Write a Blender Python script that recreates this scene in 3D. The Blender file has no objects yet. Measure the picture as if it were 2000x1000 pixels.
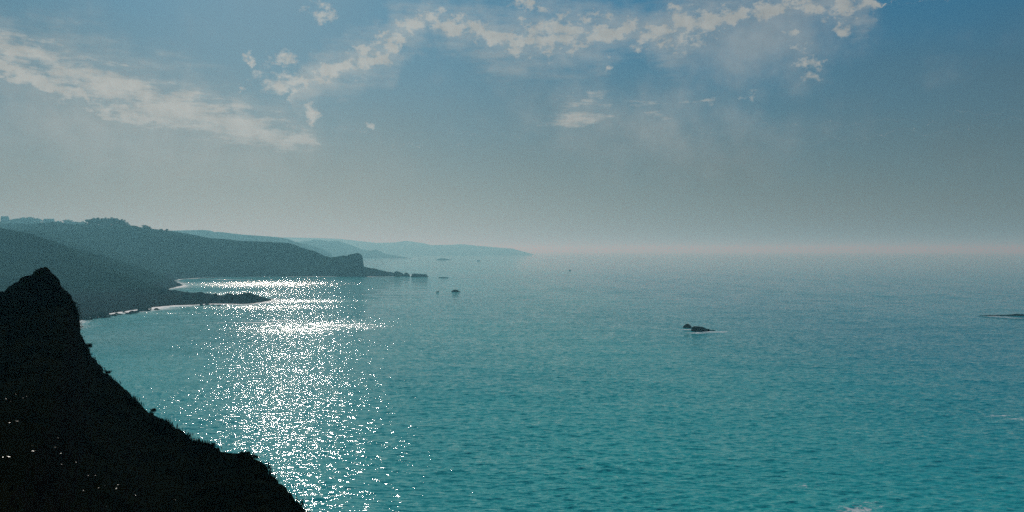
import bpy, bmesh, math, random
import numpy as np
from mathutils import Vector, noise as mnoise

random.seed(7)
RNG = np.random.default_rng(11)
SC = bpy.context.scene
COL = SC.collection

# ------------------------------------------------------------------ camera
EYE = 45.0                      # eye height above the sea, metres
K = 36.0 / 26.0 / 2000.0        # tangent per photo pixel (26 mm on 36 mm)
HOR = 490.0                     # photo row of the true horizon

cam_d = bpy.data.cameras.new('camera')
cam_d.lens = 26.0
cam_d.sensor_width = 36.0
cam_d.shift_y = -(500.0 - HOR) / 2000.0
cam_d.clip_start = 0.1
cam_d.clip_end = 200000.0
cam = bpy.data.objects.new('camera', cam_d)
COL.objects.link(cam)
cam.location = (0, 0, EYE)
cam.rotation_euler = (math.radians(90), 0, 0)
SC.camera = cam

# ------------------------------------------------------------------ light
SUN_AZ = -19.3                  # degrees, left of the view direction (+Y)
SUN_EL = 32.0
SUN_STRENGTH = 2.5
SKY_STRENGTH = 0.10
HAZE_DENSITY = 0.00028
EXPOSURE = 0.14

SC.view_settings.view_transform = 'Standard'
SC.view_settings.look = 'None'
SC.view_settings.exposure = EXPOSURE
SC.view_settings.gamma = 1.0
SC.view_settings.use_curve_mapping = False
SC.cycles.use_denoising = False
SC.cycles.use_adaptive_sampling = False
SC.cycles.volume_bounces = 0
SC.cycles.max_bounces = 4
SC.cycles.diffuse_bounces = 2
SC.cycles.glossy_bounces = 2
SC.cycles.sample_clamp_indirect = 4.0

sd = Vector((math.sin(math.radians(SUN_AZ)) * math.cos(math.radians(SUN_EL)),
             math.cos(math.radians(SUN_AZ)) * math.cos(math.radians(SUN_EL)),
             math.sin(math.radians(SUN_EL))))
sun_d = bpy.data.lights.new('sun', 'SUN')
sun_d.energy = SUN_STRENGTH
sun_d.angle = math.radians(0.55)
sun_d.color = (1.0, 0.97, 0.88)
sun = bpy.data.objects.new('sun', sun_d)
COL.objects.link(sun)
sun.rotation_euler = sd.to_track_quat('Z', 'Y').to_euler()
sun.location = (0, 0, 400)


def lin(r, g, b):
    def f(c):
        c /= 255.0
        return c / 12.92 if c <= 0.04045 else ((c + 0.055) / 1.055) ** 2.4
    return (f(r), f(g), f(b), 1.0)


class NT:
    """small helper round a node tree"""
    def __init__(self, tree):
        self.t = tree
        tree.nodes.clear()

    def n(self, typ, **kw):
        nd = self.t.nodes.new(typ)
        for k, v in kw.items():
            setattr(nd, k, v)
        return nd

    def put(self, sock, v):
        if hasattr(v, 'is_output'):
            self.t.links.new(v, sock)
        elif v is not None:
            sock.default_value = v

    def math(self, op, a, b=None, c=None, clamp=False):
        nd = self.n('ShaderNodeMath', operation=op, use_clamp=clamp)
        for i, v in enumerate((a, b, c)):
            if v is not None:
                self.put(nd.inputs[i], v)
        return nd.outputs[0]

    def vmath(self, op, a, b=None, scale=None):
        nd = self.n('ShaderNodeVectorMath', operation=op)
        self.put(nd.inputs[0], a)
        if b is not None:
            self.put(nd.inputs[1], b)
        if scale is not None:
            self.put(nd.inputs['Scale'], scale)
        return nd.outputs[1] if op in ('LENGTH', 'DOT_PRODUCT', 'DISTANCE') else nd.outputs[0]

    def noise(self, vec, scale, detail=4.0, rough=0.55, dist=0.0, color=False, dims='3D'):
        nd = self.n('ShaderNodeTexNoise', noise_dimensions=dims)
        self.put(nd.inputs['Vector'], vec)
        nd.inputs['Scale'].default_value = scale
        nd.inputs['Detail'].default_value = detail
        nd.inputs['Roughness'].default_value = rough
        nd.inputs['Distortion'].default_value = dist
        return nd.outputs['Color' if color else 'Fac']

    def smooth(self, v, lo, hi, o0=0.0, o1=1.0):
        nd = self.n('ShaderNodeMapRange', interpolation_type='SMOOTHSTEP')
        self.put(nd.inputs[0], v)
        for i, x in zip((1, 2, 3, 4), (lo, hi, o0, o1)):
            self.put(nd.inputs[i], x)
        return nd.outputs[0]

    def mix(self, f, a, b, blend='MIX'):
        nd = self.n('ShaderNodeMix', data_type='RGBA', blend_type=blend)
        self.put(nd.inputs[0], f)
        self.put(nd.inputs[6], a)
        self.put(nd.inputs[7], b)
        return nd.outputs[2]

    def mapping(self, vec, loc=(0, 0, 0), rot=(0, 0, 0), scale=(1, 1, 1), kind='POINT'):
        nd = self.n('ShaderNodeMapping', vector_type=kind)
        self.put(nd.inputs[0], vec)
        nd.inputs[1].default_value = loc
        nd.inputs[2].default_value = rot
        nd.inputs[3].default_value = scale
        return nd.outputs[0]


# ------------------------------------------------------------------ sky
def build_world():
    w = bpy.data.worlds.new('World')
    SC.world = w
    w.use_nodes = True
    T = NT(w.node_tree)
    sky = T.n('ShaderNodeTexSky', sky_type='NISHITA')
    sky.sun_disc = False
    sky.sun_elevation = math.radians(SUN_EL)
    sky.sun_rotation = math.radians(SUN_AZ)
    sky.altitude = 20.0
    sky.air_density = 1.0
    sky.dust_density = 0.5
    sky.ozone_density = 3.0
    ch = T.n('ShaderNodeSeparateColor')
    T.put(ch.inputs[0], sky.outputs[0])
    tc = T.n('ShaderNodeCombineColor')
    for i, (gm, k) in enumerate(SKY_GRADE):
        T.put(tc.inputs[i], T.math('MULTIPLY', T.math('POWER', ch.outputs[i], gm), k))
    tint = tc.outputs[0]

    d = T.n('ShaderNodeTexCoord').outputs['Generated']
    sep = T.n('ShaderNodeSeparateXYZ')
    T.put(sep.inputs[0], d)
    az = T.math('ARCTAN2', sep.outputs[0], sep.outputs[1])
    el = T.math('ARCSINE', sep.outputs[2])
    cmb = T.n('ShaderNodeCombineXYZ')
    T.put(cmb.inputs[0], az)
    T.put(cmb.inputs[1], el)
    p0 = T.vmath('SCALE', cmb.outputs[0], scale=10.0)      # tenths of a radian

    def ae(x, y):
        u, v = (x - 1000.0) * K, (HOR - y) * K
        return 10 * math.atan(u), 10 * math.atan(v / math.hypot(1, u))

    # ragged edges: the coordinate is pushed about by turbulence first
    lum0 = T.n('ShaderNodeRGBToBW')
    T.put(lum0.inputs[0], tint)
    milk = T.vmath('MULTIPLY', T.vmath('SCALE', (1.0, 1.0, 1.0), scale=T.math('MULTIPLY', T.math('MULTIPLY', T.math('POWER', lum0.outputs[0], 1.45), 0.60), T.smooth(el, 0.0, 0.30, 0.82, 1.0))), (0.90, 1.0, 0.92))
    mn = T.noise(T.mapping(p0, scale=(0.7, 1.3, 1)), 0.55, 3.0, 0.5)
    mf = T.math('ADD', T.smooth(el, 0.0, 0.36, 0.88, 0.02), T.math('MULTIPLY', T.math('SUBTRACT', mn, 0.5), 0.45), clamp=True)
    tint = T.mix(mf, tint, milk)
    wv = T.vmath('SUBTRACT', T.noise(p0, 3.4, 4.0, 0.62, color=True), (0.5, 0.5, 0.5))
    p = T.vmath('ADD', p0, T.vmath('MULTIPLY', wv, (0.62, 0.48, 0.0)))

    def field(frags):
        out = None
        for x, y, rx, ry, rot, wgt in frags:
            a = ae(x, y)
            m = T.mapping(p, (a[0], a[1], 0), (0, 0, math.radians(rot)), (rx * 1.25 * K * 10, ry * 1.25 * K * 10, 1), 'TEXTURE')
            g = T.n('ShaderNodeTexGradient', gradient_type='SPHERICAL')
            T.put(g.inputs[0], m)
            v = T.math('MULTIPLY', g.outputs['Fac'], wgt)
            out = v if out is None else T.math('MAXIMUM', out, v)
        return out

    sepp = T.n('ShaderNodeSeparateXYZ')
    T.put(sepp.inputs[0], p)
    tt = T.math('MULTIPLY_ADD', sepp.outputs[0], 1 / 16.0, 0.5)     # azimuth -0.8 .. 0.8 rad to 0 .. 1

    def curve(pts):
        nd = T.n('ShaderNodeFloatCurve')
        c = nd.mapping.curves[0]
        while len(c.points) > 2:
            c.points.remove(c.points[1])
        pts = sorted(pts)
        c.points[0].location = (0.0, pts[0][1])
        c.points[-1].location = (1.0, pts[-1][1])
        for q in pts:
            if 0.001 < q[0] < 0.999:
                c.points.new(*q)
        for q in c.points:
            q.handle_type = 'VECTOR'
        nd.mapping.update()
        T.put(nd.inputs['Value'], tt)
        return nd.outputs[0]

    def band(pts):
        """a cloud street: centre line and half width along the azimuth"""
        cs, ws = [], []
        for x, y, r in pts:
            a = ae(x, y)
            t = a[0] / 16.0 + 0.5
            cs.append((t, a[1] / 5.0))
            ws.append((t, r * 1.4 * K * 10))
        q = T.math('ABSOLUTE', T.math('SUBTRACT', sepp.outputs[1], T.math('MULTIPLY', curve(cs), 5.0)))
        q = T.math('DIVIDE', q, T.math('ADD', curve(ws), 0.001))
        return T.math('SUBTRACT', 1.0, q, clamp=True), T.math('SUBTRACT', 1.0, T.math('MULTIPLY', q, 0.42), clamp=True)

    arc, arc_wide = band([(560, 200, 0), (575, 192, 16), (600, 166, 24), (640, 140, 28), (700, 122, 32), (740, 110, 30), (765, 85, 40), (790, 55, 30),
                (840, 40, 24), (900, 56, 28), (960, 72, 38), (1020, 82, 40), (1080, 75, 46), (1150, 58, 46), (1210, 62, 30),
                (1260, 62, 26), (1310, 60, 46), (1370, 45, 44), (1430, 25, 32), (1500, 12, 26), (1600, 8, 28), (1660, 20, 26),
                (1705, 14, 16), (1725, 14, 0)])
    left_a, left_wide = band([(-260, 30, 20), (-160, 50, 24), (0, 86, 26), (60, 108, 32), (130, 135, 36), (200, 166, 46), (300, 205, 54),
                   (400, 235, 50), (480, 250, 40), (560, 268, 32), (610, 276, 24), (640, 280, 0)])
    left_b, _ = band([(-260, 80, 14), (-160, 104, 16), (0, 133, 17), (60, 158, 18), (120, 182, 17), (200, 206, 18), (270, 228, 18), (320, 240, 0)])
    frag = field([(630, 26, 40, 18, -15, 1), (548, 118, 38, 17, 5, 1), (495, 118, 16, 10, 0, 1), (550, 160, 56, 26, -5, 1),
                  (612, 222, 26, 30, -60, .9), (468, 178, 14, 8, 0, .9), (708, 246, 18, 10, 0, .9), (1185, 125, 18, 22, 0, .9),
                  (1240, 95, 26, 22, 0, .7), (1548, 62, 34, 30, 30, .85), (1576, 120, 62, 28, -70, .85), (1606, 130, 12, 18, 0, .8),
                  (1645, 50, 38, 18, -20, .9), (1035, 14, 44, 24, -20, .95), (1460, 186, 26, 12, 30, .6)])
    Dc = T.math('MAXIMUM', arc, frag)
    Ds = T.math('MAXIMUM', T.math('MAXIMUM', left_a, left_b),
                field([(1130, 232, 110, 28, 0, .7), (1140, 198, 90, 26, 10, .65), (1270, 215, 70, 30, -15, .6), (1370, 192, 50, 14, 15, .5)]))
    Dv = field([(1480, 70, 190, 120, 0, .9), (1280, 255, 330, 120, -12, .6), (230, 275, 480, 150, -5, .8)])
    # the rest of the sky dome: the same broken fair-weather cloud, loosely scattered
    big = T.noise(T.mapping(d, scale=(1.6, 1.6, 5.5)), 1.5, 3.0, 0.5)
    away = T.math('MULTIPLY', T.smooth(T.math('ABSOLUTE', az), 0.66, 0.82),
                  T.smooth(el, 0.06, 0.2))
    up = T.smooth(el, 0.34, 0.45)
    rest = T.math('MULTIPLY', T.smooth(big, 0.54, 0.70, 0.0, 0.85), T.math('MAXIMUM', away, up))
    Dc = T.math('MAXIMUM', Dc, T.math('MULTIPLY', rest, 0.8))

    f1 = T.noise(T.mapping(p0, scale=(1, 1.5, 1)), 4.4, 7.0, 0.66)
    c1 = T.smooth(T.math('ADD', T.math('MULTIPLY', Dc, 1.0), T.math('MULTIPLY', T.math('SUBTRACT', f1, 0.5), 3.0)),
                  0.22, 1.05)
    c1 = T.math('MULTIPLY', c1, T.smooth(Dc, 0.0, 0.45))
    # streaks are combed along their own slope
    ps = T.mapping(p0, rot=(0, 0, math.radians(21)), scale=(0.55, 2.6, 1))
    f2 = T.noise(ps, 3.0, 6.0, 0.66)
    c2 = T.smooth(T.math('ADD', Ds, T.math('MULTIPLY', T.math('SUBTRACT', f2, 0.5), 2.4)), 0.1, 1.0)
    c2 = T.math('MULTIPLY', c2, T.smooth(Ds, 0.0, 0.35))
    f3 = T.noise(p0, 1.6, 4.0, 0.6)
    c3 = T.math('MULTIPLY', T.smooth(T.math('ADD', Dv, T.math('MULTIPLY', T.math('SUBTRACT', f3, 0.5), 1.0)), 0.0, 0.95), 0.50)
    halo = T.math('MAXIMUM', arc_wide, T.math('MULTIPLY', left_wide, 0.9))
    wisp = T.math('ADD', T.math('MULTIPLY', halo, 0.9), T.math('MULTIPLY', T.math('SUBTRACT', T.math('ADD', T.math('MULTIPLY', f2, 0.6), T.math('MULTIPLY', f3, 0.4)), 0.5), 1.8))
    c3 = T.math('MAXIMUM', c3, T.math('MULTIPLY', T.math('MULTIPLY', T.smooth(wisp, 0.15, 1.1), T.smooth(halo, 0.0, 0.5)), 0.5))
    fade = T.smooth(el, 0.02, 0.20)

    # thin cloud is lit through: it follows the brightness of the sky behind it
    lum = T.n('ShaderNodeRGBToBW')
    T.put(lum.inputs[0], tint)
    bright = T.math('ADD', T.math('MULTIPLY', lum.outputs[0], 0.70), CLOUD_BASE)
    cc = T.n('ShaderNodeCombineXYZ')
    T.put(cc.inputs[0], T.math('MULTIPLY', bright, 0.99))
    T.put(cc.inputs[1], T.math('MULTIPLY', bright, 1.02))
    T.put(cc.inputs[2], T.math('MULTIPLY', bright, 0.96))
    shade = T.noise(p0, 5.0, 3.0, 0.6)
    cloud = T.vmath('SCALE', cc.outputs[0], scale=T.smooth(shade, 0.25, 0.7, 0.90, 1.08))
    a = T.math('MAXIMUM', T.math('MULTIPLY', c1, 0.84), T.math('MULTIPLY', T.math('MAXIMUM', T.math('MULTIPLY', c2, 0.85), c3), fade))
    col = T.mix(a, tint, cloud)
    bg = T.n('ShaderNodeBackground')
    T.put(bg.inputs[0], col)
    bg.inputs[1].default_value = SKY_STRENGTH
    o = T.n('ShaderNodeOutputWorld')
    T.put(o.inputs[0], bg.outputs[0])
    w.cycles.sampling_method = 'MANUAL'
    w.cycles.sample_map_resolution = 512


CLOUD_BASE = 2.6
SKY_GRADE = ((1.40, 0.080), (0.78, 0.49), (0.56, 0.95))
build_world()


# ------------------------------------------------------------------ helpers
def P(x, y, d):
    """the point d metres ahead that photo pixel (x, y) looks at"""
    return ((x - 1000.0) * K * d, d, EYE + (HOR - y) * K * d)


def W(x, y):
    """the point of the sea surface that photo pixel (x, y) looks at"""
    d = EYE / ((y - HOR) * K)
    return ((x - 1000.0) * K * d, d)


def hsh(ix, iy, seed):
    n = (ix.astype(np.int64) * 374761393 + iy.astype(np.int64) * 668265263 + seed * 1442695041) & 0x7fffffff
    n = ((n ^ (n >> 13)) * 1274126177) & 0x7fffffff
    n = (n ^ (n >> 16)) & 0xffffff
    return n / float(0xffffff)


def vnoise(x, y, seed=0):
    ix, iy = np.floor(x), np.floor(y)
    fx, fy = x - ix, y - iy
    fx = fx * fx * fx * (fx * (fx * 6 - 15) + 10)
    fy = fy * fy * fy * (fy * (fy * 6 - 15) + 10)
    ix = ix.astype(np.int64)
    iy = iy.astype(np.int64)
    a, b = hsh(ix, iy, seed), hsh(ix + 1, iy, seed)
    c, d = hsh(ix, iy + 1, seed), hsh(ix + 1, iy + 1, seed)
    return (a * (1 - fx) + b * fx) * (1 - fy) + (c * (1 - fx) + d * fx) * fy


def fbm(x, y, seed=0, octv=5, gain=0.5):
    s, a, t = 0.0, 1.0, 0.0
    for o in range(octv):
        s = s + a * vnoise(x * 1.97 ** o + 17.3 * o, y * 1.97 ** o - 9.1 * o, seed + o)
        t += a
        a *= gain
    return s / t - 0.5


def seg_dist(px, py, pts, closed=False):
    """distance of each point to a polyline and the height interpolated along it"""
    best = np.full(px.shape, 1e12)
    hz = np.zeros(px.shape)
    n = len(pts)
    for i in range(n if closed else n - 1):
        a, b = pts[i], pts[(i + 1) % n]
        dx, dy = b[0] - a[0], b[1] - a[1]
        L = dx * dx + dy * dy + 1e-9
        t = np.clip(((px - a[0]) * dx + (py - a[1]) * dy) / L, 0, 1)
        q = (px - a[0] - t * dx) ** 2 + (py - a[1] - t * dy) ** 2
        m = q < best
        best = np.where(m, q, best)
        if len(a) > 2:
            hz = np.where(m, a[2] + t * (b[2] - a[2]), hz)
    return np.sqrt(best), hz


def inside(px, py, poly):
    r = np.zeros(px.shape, bool)
    n = len(poly)
    for i in range(n):
        x0, y0 = poly[i][:2]
        x1, y1 = poly[(i + 1) % n][:2]
        c = ((y0 > py) != (y1 > py)) & (px < (x1 - x0) * (py - y0) / (y1 - y0 + 1e-12) + x0)
        r ^= c
    return r


def mesh_obj(name, verts, faces, mat, parent=None, smooth=True):
    me = bpy.data.meshes.new(name)
    me.from_pydata([tuple(v) for v in verts] if not isinstance(verts, list) else verts, [], faces)
    me.update()
    if smooth:
        me.polygons.foreach_set('use_smooth', [True] * len(me.polygons))
    if mat:
        me.materials.append(mat)
    o = bpy.data.objects.new(name, me)
    COL.objects.link(o)
    if parent:
        o.parent = parent
    return o


def grid_mesh(name, X, Y, Z, mat, keep=None, attrs=None):
    """a mesh from 2-D arrays of coordinates, built with foreach_set"""
    r, c = X.shape
    idx = np.arange(r * c).reshape(r, c)
    q = np.stack([idx[:-1, :-1], idx[:-1, 1:], idx[1:, 1:], idx[1:, :-1]], -1).reshape(-1, 4)
    if keep is not None:
        k = keep.reshape(-1)
        q = q[k[q].any(1)]
        used = np.unique(q)
        re = np.full(r * c, -1)
        re[used] = np.arange(len(used))
        q = re[q]
    else:
        used = np.arange(r * c)
    co = np.stack([X.reshape(-1)[used], Y.reshape(-1)[used], Z.reshape(-1)[used]], -1).astype(np.float32)
    me = bpy.data.meshes.new(name)
    me.vertices.add(len(co))
    me.vertices.foreach_set('co', co.reshape(-1))
    me.loops.add(len(q) * 4)
    me.loops.foreach_set('vertex_index', q.reshape(-1).astype(np.int32))
    me.polygons.add(len(q))
    me.polygons.foreach_set('loop_start', (np.arange(len(q)) * 4).astype(np.int32))
    me.polygons.foreach_set('loop_total', np.full(len(q), 4, np.int32))
    me.polygons.foreach_set('use_smooth', np.ones(len(q), bool))
    for k, v in (attrs or {}).items():
        at = me.attributes.new(k, 'FLOAT', 'POINT')
        at.data.foreach_set('value', v.reshape(-1)[used].astype(np.float32))
    me.update(calc_edges=True)
    me.validate()
    me.materials.append(mat)
    o = bpy.data.objects.new(name, me)
    COL.objects.link(o)
    return o


def tag(o, label=None, cat=None, group=None, kind=None):
    for k, v in (('label', label), ('category', cat), ('group', group), ('kind', kind)):
        if v:
            o[k] = v
    return o


def empty(name, loc, rz=0.0):
    o = bpy.data.objects.new(name, None)
    COL.objects.link(o)
    o.location = loc
    o.rotation_euler = (0, 0, rz)
    o.empty_display_size = 0.5
    return o


# ------------------------------------------------------------------ materials
def mat_new(name):
    m = bpy.data.materials.new(name)
    m.use_nodes = True
    return m, NT(m.node_tree)


def finish(T, bsdf):
    o = T.n('ShaderNodeOutputMaterial')
    T.put(o.inputs[0], bsdf.outputs[0])


def land_material(name, veg_a, veg_b, rock_a, rock_b, rock_top, bare, scale=0.02, bump=0.6):
    """scrub and turf above, bare rock near the water and on steep faces"""
    m, T = mat_new(name)
    pos = T.n('ShaderNodeNewGeometry')
    P_ = pos.outputs['Position']
    s = T.n('ShaderNodeSeparateXYZ')
    T.put(s.inputs[0], P_)
    sn = T.n('ShaderNodeSeparateXYZ')
    T.put(sn.inputs[0], pos.outputs['True Normal'])
    n1 = T.noise(P_, scale, 6.0, 0.6)
    n2 = T.noise(P_, scale * 6, 5.0, 0.65)
    veg = T.mix(T.smooth(n1, 0.42, 0.56), veg_a, veg_b)
    veg = T.mix(T.smooth(n2, 0.52, 0.75), veg, bare)
    rock = T.mix(T.smooth(n2, 0.35, 0.65), rock_a, rock_b)
    edge = T.math('ADD', s.outputs[2], T.math('MULTIPLY', T.math('SUBTRACT', n2, 0.5), rock_top * 1.2))
    low = T.smooth(edge, rock_top * 0.6, rock_top * 1.3, 1.0, 0.0)
    steep = T.smooth(T.math('ADD', sn.outputs[2], T.math('MULTIPLY', T.math('SUBTRACT', n2, 0.5), 0.3)), 0.55, 0.75, 1.0, 0.0)
    f = T.math('MAXIMUM', low, steep)
    b = T.n('ShaderNodeBsdfPrincipled')
    T.put(b.inputs['Base Color'], T.mix(f, veg, rock))
    b.inputs['Roughness'].default_value = 0.9
    b.inputs['Specular IOR Level'].default_value = 0.0
    bp = T.n('ShaderNodeBump')
    bp.inputs['Strength'].default_value = bump
    bp.inputs['Distance'].default_value = 0.25 / scale * 0.02
    T.put(bp.inputs['Height'], n2)
    T.put(b.inputs['Normal'], bp.outputs[0])
    finish(T, b)
    return m


def plain(name, c1, c2, scale, rough=0.8, spec=0.3, bump=0.0, detail=5.0):
    m, T = mat_new(name)
    tc = T.n('ShaderNodeTexCoord').outputs['Object']
    n = T.noise(tc, scale, detail, 0.6)
    b = T.n('ShaderNodeBsdfPrincipled')
    T.put(b.inputs['Base Color'], T.mix(T.smooth(n, 0.35, 0.65), c1 + (1,), c2 + (1,)))
    b.inputs['Roughness'].default_value = rough
    b.inputs['Specular IOR Level'].default_value = spec
    if bump:
        bp = T.n('ShaderNodeBump')
        bp.inputs['Strength'].default_value = bump
        bp.inputs['Distance'].default_value = 0.3 / scale
        T.put(bp.inputs['Height'], n)
        T.put(b.inputs['Normal'], bp.outputs[0])
    finish(T, b)
    return m


M_LAND = land_material('headland_turf', (0.004, 0.012, 0.007, 1), (0.008, 0.018, 0.010, 1),
                       (0.008, 0.008, 0.008, 1), (0.018, 0.017, 0.016, 1), 9.0, (0.016, 0.022, 0.012, 1), 0.012)
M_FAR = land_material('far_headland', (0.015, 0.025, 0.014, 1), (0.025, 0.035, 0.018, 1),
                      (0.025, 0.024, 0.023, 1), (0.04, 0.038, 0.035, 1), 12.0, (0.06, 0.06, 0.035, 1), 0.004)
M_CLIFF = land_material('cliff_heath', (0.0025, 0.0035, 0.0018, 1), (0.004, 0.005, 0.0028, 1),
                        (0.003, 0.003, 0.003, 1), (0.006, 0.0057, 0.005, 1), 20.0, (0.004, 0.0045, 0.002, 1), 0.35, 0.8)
M_ROCK = plain('wet_dark_rock', (0.005, 0.005, 0.0055), (0.012, 0.0115, 0.011), 0.6, 0.8, 0.0, 0.5)
M_GRASS = plain('heath_blades', (0.004, 0.006, 0.002), (0.007, 0.009, 0.004), 0.8, 0.45, 0.0)
M_LEAF = plain('tree_leaves', (0.010, 0.018, 0.008), (0.020, 0.030, 0.012), 0.3, 0.7, 0.0)
M_BARK = plain('bark', (0.03, 0.024, 0.018), (0.06, 0.05, 0.04), 1.5, 0.9, 0.1)
M_WALL = plain('render_wall', (0.30, 0.29, 0.27), (0.38, 0.37, 0.34), 0.4, 0.85, 0.2)
M_SLATE = plain('slate', (0.05, 0.055, 0.06), (0.08, 0.085, 0.09), 0.8, 0.6, 0.3)
M_PANE = plain('window_glass', (0.02, 0.025, 0.03), (0.03, 0.035, 0.04), 0.5, 0.1, 0.5)


def crag_material():
    m, T = mat_new('crag_rock')
    tc = T.n('ShaderNodeTexCoord').outputs['Object']
    n = T.noise(tc, 1.4, 7.0, 0.65)
    l = T.noise(tc, 2.6, 5.0, 0.7)
    g = T.n('ShaderNodeNewGeometry')
    s = T.n('ShaderNodeSeparateXYZ')
    T.put(s.inputs[0], g.outputs['Normal'])
    rock = T.mix(T.smooth(n, 0.35, 0.65), (0.003, 0.003, 0.003, 1), (0.009, 0.0085, 0.0075, 1))
    lich = T.math('MULTIPLY', T.smooth(l, 0.54, 0.66), T.smooth(s.outputs[2], 0.0, 0.6))
    b = T.n('ShaderNodeBsdfPrincipled')
    T.put(b.inputs['Base Color'], T.mix(lich, rock, (0.040, 0.048, 0.012, 1)))
    b.inputs['Roughness'].default_value = 0.8
    b.inputs['Specular IOR Level'].default_value = 0.0
    bp = T.n('ShaderNodeBump')
    bp.inputs['Strength'].default_value = 0.8
    bp.inputs['Distance'].default_value = 0.25
    T.put(bp.inputs['Height'], n)
    T.put(b.inputs['Normal'], bp.outputs[0])
    finish(T, b)
    return m


M_CRAG = crag_material()


def sea_material():
    m, T = mat_new('sea_water')
    g = T.n('ShaderNodeNewGeometry')
    pos, nrm = g.outputs['Position'], g.outputs['Normal']

    def attr(nm):
        a = T.n('ShaderNodeAttribute', attribute_name=nm)
        return a.outputs['Fac']
    foam_glint, ruff, swash = attr('foam_glint'), attr('ruffle'), attr('slick')
    flat = T.vmath('MULTIPLY', pos, (1, 1, 0))
    # wind ripples finer than the mesh tilt the normal
    def tilt(scale, rot, ax, k):
        q = T.noise(T.mapping(flat, rot=(0, 0, rot), scale=(ax, 1.0, 1)), scale, 2.0, 0.5, color=True)
        return T.vmath('SCALE', T.vmath('SUBTRACT', q, (0.5, 0.5, 0.5)), scale=k)
    rip = T.vmath('ADD', T.vmath('ADD', tilt(2.1, 0.08, 0.22, RIP1), tilt(3.8, -0.22, 0.40, RIP2)), tilt(8.0, 0.5, 0.8, RIP3))
    gust = T.noise(flat, 0.011, 3.0, 0.55)
    amp = T.math('MULTIPLY', T.smooth(gust, 0.3, 0.7, 0.8, 1.2), T.math('SUBTRACT', 1.0, T.math('MULTIPLY', swash, 0.55)))
    spo = T.n('ShaderNodeSeparateXYZ')
    T.put(spo.inputs[0], pos)
    amp = T.math('MULTIPLY', amp, T.smooth(spo.outputs[1], 350.0, 2400.0, 1.0, 0.36))   # calmer offshore
    amp = T.math('ADD', amp, T.math('MULTIPLY', ruff, 0.7))
    rip = T.vmath('MULTIPLY', T.vmath('SCALE', rip, scale=amp), (0.45, 1, 0))
    N = T.vmath('NORMALIZE', T.vmath('ADD', nrm, rip))

    big = T.noise(flat, 0.0042, 3.0, 0.5)
    body = T.mix(T.smooth(big, 0.35, 0.65), WATER_A, WATER_B)
    sp = T.n('ShaderNodeSeparateXYZ')
    T.put(sp.inputs[0], pos)
    # deeper, bluer water away from the bay to the right
    deep = T.smooth(sp.outputs[0], 20.0, 220.0)
    body = T.mix(T.math('MULTIPLY', deep, 0.75), body, WATER_DEEP)
    wat = T.n('ShaderNodeBsdfPrincipled')
    T.put(wat.inputs['Base Color'], body)
    T.put(wat.inputs['Roughness'], T.math('ADD', 0.05, T.math('MULTIPLY', ruff, 0.17)))
    wat.inputs['IOR'].default_value = 1.333
    T.put(wat.inputs['Normal'], N)
    # broken foam, its pale colour also painting the sun glint
    f1 = T.noise(T.mapping(flat, scale=(0.7, 1.0, 1)), 0.95, 6.0, 0.74, 0.9)
    f2 = T.noise(flat, 0.05, 3.0, 0.5)
    lace = T.math('ADD', T.math('MULTIPLY', T.math('SUBTRACT', f1, 0.5), 2.4), T.math('MULTIPLY', T.math('SUBTRACT', f2, 0.5), 0.7))
    fm = T.math('MULTIPLY', T.smooth(T.math('ADD', foam_glint, lace), 0.42, 0.72), T.smooth(foam_glint, 0.04, 0.22))
    fo = T.n('ShaderNodeBsdfPrincipled')
    fo.inputs['Base Color'].default_value = (0.62, 0.66, 0.64, 1)
    fo.inputs['Roughness'].default_value = 0.7
    fo.inputs['Specular IOR Level'].default_value = 0.3
    mx = T.n('ShaderNodeMixShader')
    T.put(mx.inputs[0], fm)
    T.put(mx.inputs[1], wat.outputs[0])
    T.put(mx.inputs[2], fo.outputs[0])
    finish(T, mx)
    return m


RIP1, RIP2, RIP3 = 1.45, 0.80, 0.20
WATER_A = (0.014, 0.330, 0.320, 1)
WATER_B = (0.020, 0.390, 0.360, 1)
WATER_DEEP = (0.003, 0.250, 0.315, 1)
M_SEA = sea_material()

# ------------------------------------------------------------------ land
def land(name, poly, ridges, step, mat, g, amp, nscale, seed, mid=0.0):
    xs = [q[0] for q in poly]
    ys = [q[1] for q in poly]
    X, Y = np.meshgrid(np.arange(min(xs) - step * 2, max(xs) + step * 3, step),
                       np.arange(min(ys) - step * 2, max(ys) + step * 3, step))
    ds, _ = seg_dist(X, Y, poly, True)
    ins = inside(X, Y, poly)
    Z = np.zeros(X.shape)
    env = np.ones(X.shape)
    hh = np.zeros(X.shape)
    for r in ridges:
        dr, hz = seg_dist(X, Y, r)
        t = ds / (ds + dr + 1e-6)
        Z = np.maximum(Z, hz * g(t))
        hh = np.maximum(hh, hz * g(t))
        env = np.minimum(env, np.clip(dr / 40.0, 0.0, 1.0))
    n = fbm(X / nscale, Y / nscale, seed, 6, 0.55)
    gul = np.abs(fbm(X / (nscale * 2.3), Y / (nscale * 2.3), seed + 50, 4)) * 2
    rel = np.clip(ds / 40.0, 0, 1)
    Z = Z + ((n * amp * 1.3 - (0.35 - gul) * mid) * env * rel * np.clip(hh / 55.0, 0, 1)) + n * np.minimum(amp * 0.45, 6) * (1 - env) * 0.12
    Z = Z + (fbm(X / 11.0, Y / 11.0, seed + 9, 4, 0.6) - np.abs(fbm(X / 23.0, Y / 23.0, seed + 19, 2)) + 0.12) * 6.0 * np.clip(1 - ds / 60.0, 0, 1) * np.clip(ds / 8.0, 0, 1)
    Z = np.where(ins, np.maximum(Z, 0.25 + ds * 0.02), -np.minimum(ds * 0.4, 6.0) - 0.6)
    o = grid_mesh(name, X, Y, Z, mat, keep=Z > -0.4)
    o['kind'] = 'structure'
    return o, (X, Y, Z)


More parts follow.
